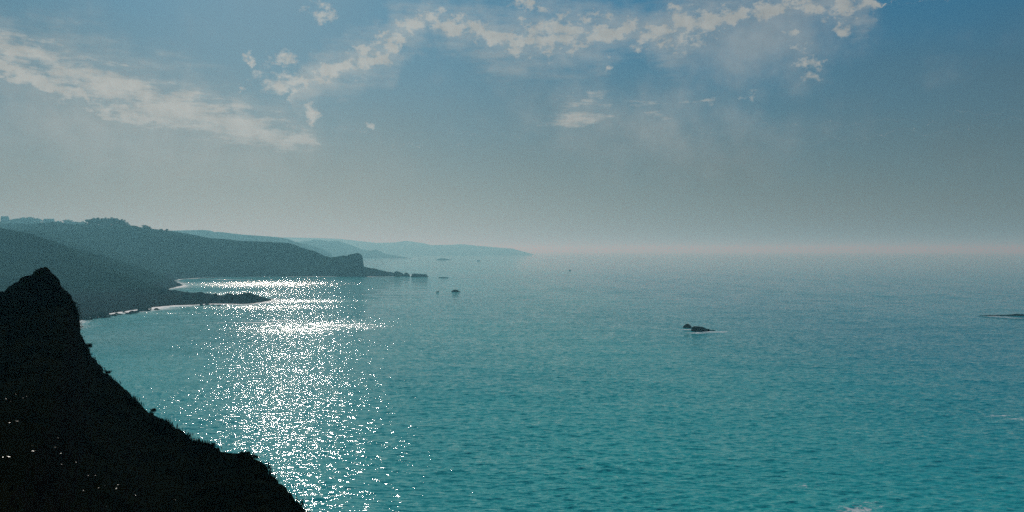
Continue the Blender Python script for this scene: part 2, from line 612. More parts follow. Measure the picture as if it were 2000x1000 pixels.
def sample(grid, x, y):
    X, Y, Z = grid
    i = int(round((y - Y[0, 0]) / (Y[1, 0] - Y[0, 0])))
    j = int(round((x - X[0, 0]) / (X[0, 1] - X[0, 0])))
    return float(Z[min(max(i, 0), Z.shape[0] - 1), min(max(j, 0), Z.shape[1] - 1)])


def PX(x, d):
    return ((x - 1000.0) * K * d, d)


main_poly = ([W(-320, 790), W(-120, 700), W(0, 662), W(100, 640), W(158, 627), W(180, 618), W(215, 612), W(262, 606),
              W(300, 600), W(340, 597), W(372, 596), W(402, 593), W(440, 593), W(470, 594), W(500, 592), W(520, 589), W(537, 584.5)]
             + [PX(533, 690), PX(505, 690), PX(470, 688), PX(430, 696), PX(395, 704), PX(365, 716), PX(338, 750), PX(322, 800)]
             + [W(330, 564), W(345, 560.5), W(357, 557.5), W(346, 552), W(340, 548), W(352, 545), W(385, 543.2), W(450, 541.2),
                W(540, 540.2), W(620, 540), W(690, 540.2), W(730, 540.4), W(765, 539.6), W(790, 538.4), W(801, 537.2)]
             + [PX(795, 1365), PX(760, 1372), PX(722, 1378), PX(690, 1420), PX(650, 1540), PX(560, 1800), PX(400, 2300),
                (-1250, 2500), (-1800, 2500), (-1800, 260), (-900, 160), (-420, 120)])
main_ridge = [P(-260, 428, 1800), P(0, 436, 1660), P(100, 436.5, 1610), P(170, 438, 1560), P(250, 442, 1520), P(283, 445, 1500),
              P(340, 452, 1480), P(380, 459, 1460), P(412, 465, 1450), P(440, 466.5, 1440), P(470, 470, 1430), P(500, 471, 1420),
              P(560, 474, 1410), P(575, 477.5, 1405), P(592, 484, 1398), P(617, 491, 1385), P(632, 499, 1376), P(648, 502.5, 1370),
              P(664, 499, 1350), P(676, 500, 1340), P(686, 497, 1337), P(696, 494.5, 1336), P(703, 496, 1336), P(706, 502, 1336),
              P(708, 520, 1336), P(722, 524, 1336), P(735, 525.5, 1336), P(752, 529, 1336), P(770, 532.5, 1336), P(790, 536.5, 1336)]
spur_a = [P(-300, 430, 960), P(0, 445, 900), P(62, 456, 880), P(118, 478, 850), P(175, 512, 800), P(215, 532, 765), P(255, 549, 730),
          P(300, 560, 705), P(332, 566, 690), P(362, 571, 678), P(400, 571.5, 672), P(412, 575.5, 670), P(445, 574.5, 668),
          P(472, 575.5, 668), P(486, 572.5, 668), P(497, 574, 668), P(505, 578, 668), P(530, 583, 668)]
spur_b = [P(60, 447, 1300), P(160, 480, 1180), P(225, 509, 1100), P(262, 529, 1050), P(300, 541, 1010), P(340, 553, 985)]
main_land, main_grid = land('headland', main_poly, [main_ridge, spur_a, spur_b], 3.6, M_LAND,
                            lambda t: np.clip(t, 0, 1) ** 0.80, 15.0, 80.0, 3, 26.0)

far2_poly = [PX(250, 3100), PX(480, 3150), PX(600, 3250), PX(655, 3450), PX(640, 3800), PX(500, 4200), PX(200, 4300), PX(-100, 4000), PX(-100, 3000)]
far2_ridge = [P(-100, 436, 3500), P(250, 446, 3500), P(335, 450, 3500), P(395, 448.5, 3500), P(411, 449.5, 3500), P(418, 453, 3500), P(425, 452, 3500),
              P(470, 457.5, 3500), P(520, 461, 3500), P(545, 463, 3500), P(562, 466, 3500), P(578, 472, 3500), P(620, 482, 3480), P(645, 492, 3470)]
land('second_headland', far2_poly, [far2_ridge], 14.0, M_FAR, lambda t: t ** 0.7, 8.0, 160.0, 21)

far3_poly = [PX(420, 4650), W(640, 504.3), W(720, 504.2), W(770, 504.4), W(806, 504.6), PX(806, 4660), PX(760, 4900), PX(700, 5200), PX(560, 5600), PX(420, 5600)]
far3_ridge = [P(420, 470, 4850), P(560, 474, 4850), P(588, 471.5, 4850), P(602, 470.5, 4850), P(613, 467, 4850), P(628, 468.5, 4850), P(640, 471, 4850),
              P(660, 469.5, 4850), P(668, 473, 4850), P(690, 480, 4850), P(705, 486, 4840), P(724, 490, 4830), P(734, 486.5, 4825), P(741, 490, 4820),
              P(752, 495.5, 4800), P(780, 500, 4760), P(800, 503, 4700)]
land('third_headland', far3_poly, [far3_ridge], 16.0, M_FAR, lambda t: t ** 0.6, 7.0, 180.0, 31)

far4_poly = [PX(480, 7687), PX(700, 7725), PX(850, 7687), PX(960, 7562), PX(1020, 7437), PX(1052, 7625), PX(1040, 8625), PX(900, 9250), PX(480, 9500)]
far4_ridge = [P(480, 462, 8125), P(590, 464, 8125), P(660, 466, 8125), P(735, 474, 8125), P(770, 473.5, 8125), P(792, 470, 8125), P(808, 472, 8125), P(828, 475, 8125),
              P(842, 478.5, 8125), P(880, 478, 8125), P(900, 476.5, 8125), P(935, 480, 8125), P(975, 483.5, 8100), P(1002, 485.5, 8062), P(1012, 490, 8037),
              P(1024, 496.5, 8000), P(1046, 498.8, 7937)]
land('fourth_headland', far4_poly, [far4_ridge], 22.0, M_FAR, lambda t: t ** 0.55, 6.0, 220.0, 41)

# inland rise that carries the houses left of the tree clump
back_poly = [PX(-220, 1950), PX(40, 1960), PX(190, 2000), PX(260, 2150), PX(230, 2700), PX(-220, 2900)]
back_ridge = [P(-220, 430, 2200), P(0, 432, 2200), P(60, 433.5, 2200), P(110, 434.5, 2200), P(165, 436.5, 2200), P(205, 441, 2200)]
_, back_grid = land('inland_hill', back_poly, [back_ridge], 14.0, M_FAR, lambda t: t ** 0.45, 3.0, 120.0, 51)

# ------------------------------------------------------------------ foreground cliff
sil = [(-700, 640, 42), (-400, 622, 46), (-160, 600, 49), (-60, 584, 50), (0, 574, 50), (22, 566, 50), (45, 556, 50), (70, 550, 50), (92, 551, 49.5), (108, 556, 49), (122, 562, 48.5),
       (135, 574, 48), (145, 592, 47.5), (150, 612, 47), (157, 636, 46.5), (164, 660, 46), (176, 685, 45.5), (190, 711, 45),
       (205, 726, 44), (235, 746, 43), (258, 772, 42), (284, 795, 41), (330, 822, 39), (380, 856, 37), (413, 870, 35.5), (440, 882, 34),
       (480, 886, 33), (510, 907, 31.5), (545, 947, 29.5), (600, 1003, 27), (700, 1110, 23), (860, 1290, 18), (1100, 1620, 13), (1500, 2300, 8.5)]


def foreground():
    pts = np.array([P(*s) for s in sil])
    seg = np.r_[0, np.cumsum(np.linalg.norm(np.diff(pts, axis=0), axis=1))]
    n = 760
    u = np.linspace(0, seg[-1], n)
    S = np.stack([np.interp(u, seg, pts[:, k]) for k in range(3)], -1)
    z0 = np.zeros(n)
    rug = fbm(u / 2.6, z0, 33, 3) * 0.55 + fbm(u / 0.7, z0, 34, 3) * 0.28 - np.abs(fbm(u / 1.3, z0, 35, 2)) * 0.35
    S[:, 2] += rug * np.clip((S[:, 1] - 30) / 14.0, 0.3, 1.0)
    S[:, 0] += fbm(u / 1.1, z0, 36, 3) * 0.5
    a = np.radians(np.linspace(-112, 72, n))
    I = np.stack([np.sin(a) * 2.2, np.cos(a) * 2.2 - 0.6, np.full(n, 43.25)], -1)
    rows = []
    m = 150
    for i in range(m + 1):
        s = i / m
        R = I * (1 - s) + S * s
        dist = np.linalg.norm((S - I)[:, :2], axis=1)
        sag = 4 * s * (1 - s) * np.clip(dist * 0.055, 0.25, 3.2) * (0.75 + 0.5 * s)
        R[:, 2] -= sag
        env = np.clip(dist * (1 - s) / 2.0, 0.0, 1.0) * np.clip(s * dist / 3.0, 0, 1)
        R[:, 2] += fbm(R[:, 0] / 3.1, R[:, 1] / 3.1, 5, 5, 0.55) * 1.4 * env - 0.25 * env
        R[:, 2] += fbm(R[:, 0] / 0.5, R[:, 1] / 0.5, 6, 3) * 0.22 * np.clip(s * dist / 3.0, 0, 1)
        rows.append(R)
    rad = S[:, :2] / np.linalg.norm(S[:, :2], axis=1)[:, None]
    for k, (o, dz) in enumerate([(0.25, 0.25), (0.6, 0.8), (1.1, 1.8), (1.8, 3.2), (2.8, 5.0), (4.0, 7.5), (5.5, 10.5), (7.5, 14), (10, 18.5), (13, 23), (16.5, 28), (20, 33), (25, 38), (30, 42), (36, 47), (44, 50)]):
        R = S.copy()
        jit = fbm(u / 4.0, np.full(n, k * 0.6), 12, 4) * min(o, 6.0)
        R[:, 0] += rad[:, 0] * (o + jit)
        R[:, 1] += rad[:, 1] * (o + jit)
        R[:, 2] -= dz * (1 + fbm(u / 5.0, np.full(n, k * 0.5), 14, 3) * 0.3)
        R[:, 2] = np.maximum(R[:, 2], -4.0)
        rows.append(R)
    A = np.array(rows)
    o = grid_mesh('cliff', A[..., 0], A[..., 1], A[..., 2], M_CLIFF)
    o['kind'] = 'structure'
    return A[:m + 1]


FG = foreground()


def boulder(name, prof, d, depth, mat, seed, parent=None, sink=1.2, rough=0.22, sub=5, squareness=0.75):
    """a craggy rock whose outline follows the profile (photo points, left to right) at distance d,
    rounded back over its own depth with broken facets"""
    rnd = random.Random(seed)
    pts = [P(x, y, d) for x, y in prof]
    xs = np.array([p[0] for p in pts])
    zs = np.array([p[2] for p in pts])
    x0, x1 = xs.min(), xs.max()
    w = x1 - x0
    zb = zs.min() - sink
    nx, ny = 2 ** sub + 8, max(10, int((2 ** sub) * 0.7))
    verts, faces = [], []
    off = Vector((rnd.uniform(-50, 50), rnd.uniform(-50, 50), rnd.uniform(-50, 50)))
    U = np.linspace(-0.0, 1.0, nx + 1)
    V = np.linspace(-1.0, 1.0, ny + 1)
    sc = 2.4 / max(min(w, depth), 0.3)
    for i, uu in enumerate(U):
        x = x0 + w * uu
        top = float(np.interp(x, xs, zs))
        hw = depth * 0.5 * (0.35 + 0.65 * math.sqrt(max(0.0, 1 - (2 * uu - 1) ** 2)))
        for v in V:
            k = (1 - abs(v) ** 2.6) ** squareness
            y = hw * v
            z = zb + (top - zb) * k
            q = Vector((x, y, z)) * sc + off
            c = mnoise.noise(q) * 0.6 + mnoise.noise(q * 2.3) * 0.4 + (mnoise.cell(q * 1.7) - 0.5) * 0.35
            amt = rough * min(w, depth) * 0.5
            e = 1 - k
            verts.append((x + c * amt * 0.35 * (1 if 0.02 < uu < 0.98 else 0), d + y + c * amt * (0.3 + e), z + c * amt * (0.25 if k > 0.97 else 0.7) * (0 if k > 0.999 else 1)))
    m = ny + 1
    for i in range(nx):
        for j in range(ny):
            faces.append((i * m + j, (i + 1) * m + j, (i + 1) * m + j + 1, i * m + j + 1))
    faces.append(tuple(range(m)))
    faces.append(tuple(nx * m + j for j in range(m))[::-1])
    org = ((x0 + x1) / 2, d, zb)
    verts = [(a - org[0], b - org[1], c - org[2]) for a, b, c in verts]
    o = mesh_obj(name, verts, faces, mat, parent, smooth=False)
    o.location = org
    return o


# crag that crowns the foreground cliff
tag(boulder('boulder', [(58, 572), (64, 560), (66, 545), (67, 538), (70, 531), (76, 525), (84, 522), (90, 522.5), (95, 526), (99, 532), (103, 541), (107, 551), (116, 558), (124, 566), (131, 575), (136, 590)],
            48.6, 3.0, M_CRAG, 1, sink=2.0, rough=0.3), 'tall pointed dark rock at the very top of the near cliff', 'rock', 'rocks crowning the near cliff')
tag(boulder('boulder', [(34, 572), (38, 560), (41, 549), (46, 541), (54, 538.5), (62, 537), (67, 545), (72, 566)], 49.4, 2.4, M_CRAG, 2, sink=2.0, rough=0.3),
    'lower squarish rock leaning left of the pointed rock on the near cliff', 'rock', 'rocks crowning the near cliff')
tag(boulder('boulder', [(8, 580), (14, 567), (20, 559), (28, 555), (34, 550), (40, 552), (46, 560), (54, 576)], 49.0, 2.2, M_CRAG, 3, sink=2.0, rough=0.3),
    'yellow green lichened rock at the left of the crag on the near cliff', 'rock', 'rocks crowning the near cliff')
tag(boulder('boulder', [(-20, 590), (-12, 576), (-4, 571), (6, 569), (12, 572), (20, 590)], 49.2, 2.0, M_CRAG, 4, sink=2.0, rough=0.3),
    'low dark rock cut by the left picture edge on the near cliff', 'rock', 'rocks crowning the near cliff')


def P_IDX(c):
    return FG[-1, c][1] > 44.5


# heath: blades and wiry stems over the near slope, thickest along its skyline
def heath():
    vs, fs = [], []
    rnd = random.Random(5)
    rows, cols = FG.shape[0], FG.shape[1]

    def blade(p, h, w, lean):
        a = rnd.uniform(0, 6.283)
        dx, dy = math.cos(a) * w, math.sin(a) * w
        b = rnd.uniform(0, 6.283)
        lx, ly = math.cos(b) * lean * h, math.sin(b) * lean * h
        k = len(vs)
        vs.extend([(p[0] - dx, p[1] - dy, p[2] - 0.05), (p[0] + dx, p[1] + dy, p[2] - 0.05),
                   (p[0] + dx * .6 + lx * .45, p[1] + dy * .6 + ly * .45, p[2] + h * .6),
                   (p[0] - dx * .6 + lx * .45, p[1] - dy * .6 + ly * .45, p[2] + h * .6),
                   (p[0] + lx, p[1] + ly, p[2] + h)])
        fs.append((k, k + 1, k + 2, k + 3))
        fs.append((k + 3, k + 2, k + 4))
    for _ in range(26000):
        r = rows - 1 - int(abs(rnd.gauss(0, 1)) * 3.0) if rnd.random() < 0.5 else rnd.randrange(20, rows)
        c = rnd.randrange(20, cols - 20)
        if r < 20:
            continue
        p = FG[r, c]
        n = mnoise.noise(Vector((p[0] * 0.5, p[1] * 0.5, 3.0)))
        if rnd.random() > 0.35 + n * 1.8:
            continue
        p = p + np.array([rnd.uniform(-.15, .15), rnd.uniform(-.15, .15), 0])
        steep = 0.35 if P_IDX(c) else 1.0
        h = rnd.uniform(0.05, 0.22) * (1 + max(0, n) * 1.2) * steep
        if rnd.random() < 0.03:
            h *= 2.0
        h *= 0.65
        blade(p, h, rnd.uniform(0.01, 0.03), rnd.uniform(0.1, 0.8))
    o = mesh_obj('heath_grass', vs, fs, M_GRASS, smooth=False)
    tag(o, 'dark heath grass covering the near cliff slope', 'grass', kind='stuff')


heath()


def gloss_leaves():
    """waxy leaves in the near scrub, some of them turned so that they flash in the sun"""
    rnd = random.Random(9)
    half = None
    vs, fs = [], []
    spots = [(28, 785), (22, 790), (55, 905), (70, 885), (82, 895), (5, 910), (38, 912), (62, 970), (72, 975), (100, 945), (118, 925),
             (203, 913), (178, 925), (172, 957), (160, 952), (205, 968), (228, 962), (240, 968), (256, 971), (210, 992), (220, 990),
             (30, 920), (15, 838), (3, 845), (110, 908), (168, 775), (195, 781), (345, 985), (276, 982), (250, 997)]
    rows, cols = FG.shape[:2]
    proj = np.stack([1000 + FG[..., 0] / np.maximum(FG[..., 1], .1) / K, HOR - (FG[..., 2] - EYE) / np.maximum(FG[..., 1], .1) / K], -1)
    for (x, y) in spots:
        dd = (proj[25:, :, 0] - x) ** 2 + (proj[25:, :, 1] - y) ** 2
        r, c = np.unravel_index(np.argmin(dd), dd.shape)
        base = FG[r + 25, c]
        for _ in range(rnd.choice((0, 1, 1, 2, 3))):
            p = Vector((base[0] + rnd.gauss(0, .28), base[1] + rnd.gauss(0, .4), base[2] + rnd.uniform(.12, .3)))
            v = (Vector((0, 0, EYE)) - p).normalized()
            nn = (v + sd).normalized() + Vector((rnd.gauss(0, .13), rnd.gauss(0, .13), rnd.gauss(0, .13)))
            nn.normalize()
            a = nn.orthogonal().normalized()
            b = nn.cross(a)
            t = rnd.uniform(0, 6.28)
            a, b = a * math.cos(t) + b * math.sin(t), b * math.cos(t) - a * math.sin(t)
            L, w = rnd.uniform(.015, .04), rnd.uniform(.005, .011)
            k = len(vs)
            vs.extend([tuple(p - a * L), tuple(p + b * w), tuple(p + a * L), tuple(p - b * w)])
            fs.append((k, k + 1, k + 2, k + 3))
    m, T = mat_new('waxy_leaf')
    b = T.n('ShaderNodeBsdfPrincipled')
    tc = T.n('ShaderNodeTexCoord').outputs['Object']
    T.put(b.inputs['Base Color'], T.mix(T.noise(tc, 2.0), (0.02, 0.03, 0.008, 1), (0.05, 0.05, 0.015, 1)))
    b.inputs['Roughness'].default_value = 0.38
    finish(T, b)
    o = mesh_obj('waxy_leaves', vs, fs, m, smooth=False)
    tag(o, 'small glossy leaves glinting in the dark near slope', 'leaves', kind='stuff')


gloss_leaves()


def leaf_cloud(vs, fs, rnd, center, rad, count, size):
    for _ in range(count):
        while True:
            q = Vector((rnd.uniform(-1, 1), rnd.uniform(-1, 1), rnd.uniform(-1, 1)))
            if 0.25 < q.length < 1:
                break
        c = Vector((center[0] + q.x * rad[0], center[1] + q.y * rad[1], center[2] + q.z * rad[2]))
        a = Vector((rnd.uniform(-1, 1), rnd.uniform(-1, 1), rnd.uniform(-1, 1))).normalized()
        b = a.orthogonal().normalized()
        s = size * rnd.uniform(0.6, 1.4)
        k = len(vs)
        vs.extend([tuple(c - a * s), tuple(c + b * s * .5), tuple(c + a * s), tuple(c - b * s * .5)])
        fs.append((k, k + 1, k + 2, k + 3))


def tube(vs, fs, a, b, ra, rb, n=6):
    a, b = Vector(a), Vector(b)
    d = (b - a).normalized()
    u = d.orthogonal().normalized()
    v = d.cross(u)
    k = len(vs)
    for p, r in ((a, ra), (b, rb)):
        for i in range(n):
            t = 6.28319 * i / n
            vs.append(tuple(p + (u * math.cos(t) + v * math.sin(t)) * r))
    for i in range(n):
        fs.append((k + i, k + (i + 1) % n, k + n + (i + 1) % n, k + n + i))


def bush(loc, size, label, seed):
    rnd = random.Random(seed)
    e = empty('heath_bush', loc)
    vs, fs = [], []
    for i in range(7):
        a = rnd.uniform(0, 6.28)
        tube(vs, fs, (0, 0, -0.3 * size), (math.cos(a) * size * .4, math.sin(a) * size * .4, size * rnd.uniform(.3, .7)), 0.03 * size, 0.012 * size, 5)
    mesh_obj('stem', vs, fs, M_BARK, e)
    vs, fs = [], []
    for i in range(9):
        a = rnd.uniform(0, 6.28)
        r = rnd.uniform(0.1, 0.55) * size
        leaf_cloud(vs, fs, rnd, (math.cos(a) * r, math.sin(a) * r, size * rnd.uniform(.15, .6)), (size * .3, size * .3, size * .22), 130, 0.05 * size)
    mesh_obj('foliage', vs, fs, M_GRASS, e, smooth=False)
    tag(e, label, 'bush', 'bushes on the edge of the near cliff')


for x, y, d, s, lb in [(172, 676, 45.3, 0.42, 'small dark bush jutting from the steep face of the near cliff'),
                       (210, 727, 43.8, 0.3, 'low bush on the cliff edge just below the steep face'),
                       (300, 803, 40.2, 0.32, 'low bush halfway down the sloping edge of the near cliff'),
                       (412, 872, 35.4, 0.32, 'rounded bush at the step in the lower cliff edge'),
                       (497, 893, 32.2, 0.3, 'lowest bush on the near cliff edge, beside the glittering water')]:
    p = P(x, y, d)
    bush((p[0], p[1], p[2] - s * 0.25), s, lb, int(x))


# ------------------------------------------------------------------ rocks in the sea
def skerry(prof, y_base, depth, label, seed, name='sea_rock', group=None, rough=0.25, sub=5, yadj=0.0):
    d = EYE / ((y_base - HOR) * K) + depth * 0.5 + yadj
    f = (d - depth * 0.5) / d
    o = boulder(name, prof, d, depth, M_ROCK, seed, sink=0.6, rough=rough, sub=sub)
    # never let the foot hover: it goes down through the surface
    zmin = min(v.co.z for v in o.data.vertices) + o.location.z
    if zmin > -0.6:
        for v in o.data.vertices:
            if v.co.z + o.location.z < 0.5 or v.co.z < 0.3:
                v.co.z -= zmin + 0.8
    tag(o, label, 'rock', group)
    return o


ORD = ['first', 'second', 'third', 'fourth', 'fifth', 'sixth', 'seventh', 'eighth', 'ninth', 'tenth', 'eleventh', 'twelfth', 'thirteenth',
       'fourteenth', 'fifteenth', 'sixteenth', 'seventeenth', 'eighteenth', 'nineteenth', 'twentieth']
R3 = 'three dark rocks in the open water'
skerry([(1333, 641), (1335, 637), (1339, 633.5), (1343, 632), (1346, 633.5), (1349, 635.5), (1352, 640.5)], 640.5, 3.5,
       'leftmost and farthest of the three dark rocks in the open sea', 101, group=R3)
skerry([(1350, 645), (1352, 639), (1356, 637), (1364, 637.5), (1372, 638.5), (1378, 641), (1383, 643), (1387, 647.5)], 647.5, 6.0,
       'largest middle one of the three dark rocks in the open sea', 102, group=R3)
skerry([(1376, 645.5), (1380, 642), (1385, 642.5), (1388, 644.5), (1393, 644.2), (1397, 645), (1399, 646.3)], 646.3, 3.5,
       'low flat rightmost of the three dark rocks in the open sea', 103, group=R3)
skerry([(881, 570), (883, 567.5), (887, 566), (893, 566), (897, 568), (900, 570)], 570.3, 8.0, 'small dark hump of rock right of the bay mouth', 104)
skerry([(851, 570.4), (853, 569), (856, 568.8), (858.5, 570.4)], 570.6, 4.0, 'tiny rock just left of the small dark hump of rock', 105)
skerry([(769, 536.5), (771, 530.5), (775, 529.5), (780, 531), (785, 533), (789, 536.5)], 540.0, 14.0, 'blocky rock on the reef running out from the headland', 106, group='rocks off the headland tip')
skerry([(788, 538), (791, 533), (795, 532.5), (799, 536), (801, 538.5)], 539.8, 9.0, 'small pointed rock between two blocky rocks off the headland', 107, group='rocks off the headland tip')
skerry([(803, 540), (805, 534.8), (812, 534.2), (820, 535), (827, 535.8), (832, 535.2), (834, 537.5), (837, 541)], 541.0, 12.0, 'long flat topped rock, outermost off the headland tip', 108, group='rocks off the headland tip')
skerry([(852, 507.2), (857, 505.5), (862, 504.4), (868, 504.6), (872, 506), (876, 505.8), (880, 507.2)], 507.6, 40.0, 'long low far rock in the haze beyond the headland', 109, sub=4)
skerry([(931.5, 509.6), (933, 508), (935.5, 507.8), (937.5, 509), (939, 509.8)], 510.0, 18.0, 'small far rock in the haze, right of the long low one', 110, sub=4)
skerry([(1110.5, 527.8), (1112, 526.6), (1114, 526.8), (1116, 527.9)], 528.0, 5.0, 'lone speck of rock far out in the hazy open sea', 111, sub=4)
skerry([(855, 542.2), (862, 541.0), (872, 541.4), (880, 542.4)], 542.4, 8.0, 'rock ledge barely awash off the headland tip', 112, sub=4)
skerry([(475, 578), (477.5, 574), (479.3, 569.5), (481, 573), (484, 571.5), (488, 571), (493, 573.5), (498, 578)], 592.5, 6.0, 'spiky rock standing on the end of the low spit', 113, rough=0.35, yadj=14.0)
skerry([(1908, 617), (1916, 616.2), (1932, 615.4), (1950, 614.9), (1966, 614.8), (1976, 614.2), (1986, 612.8), (1994, 613.6), (2006, 614.6), (2030, 615.5), (2050, 618)], 617.2, 4.0,
       'long dark reef at the right picture edge with surf before it', 114)

for k, (x, yt, w) in enumerate([(318, 561.5, 15), (341, 565.5, 13), (366, 569.5, 14), (391, 569.5, 18), (420, 573, 13), (446, 572.5, 16), (462, 574.2, 9)]):
    skerry([(x - w / 2, yt + 7), (x - w * .38, yt + 2.2), (x - w * .2, yt + .9), (x - w * .05, yt), (x + w * .12, yt + 1.2), (x + w * .3, yt + 1.6), (x + w / 2, yt + 7)],
           593.5, 9.0, ORD[k] + ' jagged rock from the left along the crest of the low spit', 140 + k, name='spit_rock',
           group='jagged rocks along the low spit', rough=0.4, sub=4, yadj=16.0 + (30.0 if x < 350 else 0.0))
hc = boulder('headland_crag', [(655, 512), (664, 500), (672, 499), (678, 499.5), (684, 496.5), (690, 496.2), (696, 494.2), (701, 495), (705, 498), (706.5, 505), (707.5, 515), (710, 521.5), (716, 524.5), (724, 527)],
             1333.0, 52.0, M_LAND, 150, sink=14.0, rough=0.16, sub=5)
tag(hc, 'blocky cliff head at the end of the middle headland', 'cliff')

# boulders in the surf between the near cliff and the spit
rb = random.Random(77)
shore_spots = []
for i in range(20):
    t = (i + rb.uniform(0.1, 0.9)) / 20.0
    shore_spots.append((158 + t * 150, 623 - t * 20 + rb.gauss(0, 2.6) + 1.5))
shore_spots.sort()
spit_spots = [(x, 595 + rb.uniform(0, 3)) for x in (394, 405, 416, 428, 440)]
for grp, spots in (('boulders in the surf from near cliff to spit', shore_spots), ('boulders in the surf before the low spit', spit_spots)):
    for i, (x, y) in enumerate(spots):
        d = EYE / ((y - HOR) * K)
        w = rb.uniform(2.0, 4.6) if rb.random() < 0.7 else rb.uniform(5, 8.5)
        px = w / (K * d)
        h = w * rb.uniform(0.22, 0.4) / (K * d)
        prof = [(x - px / 2, y), (x - px * .35, y - h * rb.uniform(.5, .9)), (x - px * .1, y - h), (x + px * .15, y - h * rb.uniform(.6, 1)), (x + px * .38, y - h * .5), (x + px / 2, y)]
        o = boulder('shore_boulder', prof, d, w * rb.uniform(.7, 1.2), M_ROCK, 300 + i, sink=0.9, rough=0.3, sub=3)
        tag(o, ORD[i] + ' boulder from the left in the ' + grp[17:], 'rock', grp)


# ------------------------------------------------------------------ trees and houses on the ridge
def tree_meshes(seed, h, w):
    rnd = random.Random(seed)
    vs, fs = [], []
    tube(vs, fs, (0, 0, -1.5), (0.1, 0, h * .35), w * .045, w * .03, 7)
    tips = []
    for i in range(6):
        a = i * 1.05 + rnd.uniform(-.3, .3)
        tip = (math.cos(a) * w * .28, math.sin(a) * w * .28, h * rnd.uniform(.5, .75))
        tube(vs, fs, (0.1, 0, h * rnd.uniform(.22, .35)), tip, w * .022, w * .009, 5)
        tips.append(tip)
    tr = bpy.data.meshes.new('trunk')
    tr.from_pydata(vs, [], fs)
    tr.materials.append(M_BARK)
    vs, fs = [], []
    for tip in tips + [(0, 0, h * .8), (0, 0, h * .6)] + [(math.cos(q) * w * .3, math.sin(q) * w * .3, h * .28) for q in (0, 1.6, 3.1, 4.7)]:
        for k in range(4):
            c = (tip[0] + rnd.uniform(-.18, .18) * w, tip[1] + rnd.uniform(-.18, .18) * w, tip[2] + rnd.uniform(-.16, .12) * h)
            s = rnd.uniform(.12, .2)
            leaf_cloud(vs, fs, rnd, c, (s * w, s * w, s * h * .8), 60, 0.045 * w)
    cr = bpy.data.meshes.new('crown')
    cr.from_pydata(vs, [], fs)
    cr.materials.append(M_LEAF)
    return tr, cr


PROTO = [tree_meshes(s, 1.0 * 12, 12) for s in (1, 2, 3)]


def tree(x, y_top, d, wpx, label, group, grid, seed, hmin=4.0):
    rnd = random.Random(seed)
    tx, ty, tz = P(x, y_top, d)
    g = sample(grid, tx, ty)
    h = max(hmin, tz - g)
    e = empty('tree', (tx, ty, g - 0.3), rnd.uniform(0, 6.28))
    s = wpx * K * d / 12.0
    e.scale = (s, s, h / 12.0)
    for nm, me in zip(('trunk', 'crown'), PROTO[seed % 3]):
        o = bpy.data.objects.new(nm, me)
        COL.objects.link(o)
        o.parent = e
    tag(e, label, 'tree', group)


CL = 'trees in the dark clump on the ridge'
order = ['first', 'second', 'third', 'fourth', 'fifth', 'sixth', 'seventh', 'eighth', 'ninth', 'tenth']
for i, (x, y, w) in enumerate([(174, 427.5, 11), (182, 425, 13), (191, 424.6, 14), (201, 426, 13), (210, 424.4, 14), (219, 424.4, 14), (228, 425.4, 13), (236, 427.5, 12), (243, 432, 11), (249, 437, 9)]):
    tree(x, y, 1540 - i * 2, w * 1.25, order[i] + ' tree from the left in the dark clump on the ridge', CL, main_grid, 10 + i)
for i, (x, y, w, lb) in enumerate([(283, 439, 9, 'small rounded tree alone on the ridge right of the clump'),
                                   (291, 442, 7, 'low tree beside the small rounded tree right of the clump'),
                                   (315, 446.5, 5, 'tiny far shrub on the descending skyline'),
                                   (326, 446.5, 4.5, 'thin pointed tree farthest right on the near skyline')]):
    tree(x, y, 1500, w * 1.2, lb, 'scattered trees right of the clump', main_grid, 40 + i, 2.5)
for i, (x, y, w, lb) in enumerate([(24, 428, 12, 'pale bushy tree right of the tall house at the far left'),
                                   (36, 426, 13, 'leftmost of the pale trees between the two houses'),
                                   (46, 424, 14, 'tall pale tree in the middle between the two houses'),
                                   (58, 423.5, 15, 'tallest pale tree between the two houses'),
                                   (74, 425.5, 12, 'pale tree just left of the long low house'),
                                   (114, 431, 12, 'low pale shrub just right of the long low house'),
                                   (132, 428.3, 13, 'rounded pale tree alone right of the long low house'),
                                   (144, 432, 10, 'small pale tree between the rounded tree and the clump'),
                                   (157, 431.5, 18, 'broad domed pale tree next to the dark clump')]):
    tree(x, y, 2180, w * 1.25, lb, 'pale trees behind the ridge', back_grid, 60 + i)


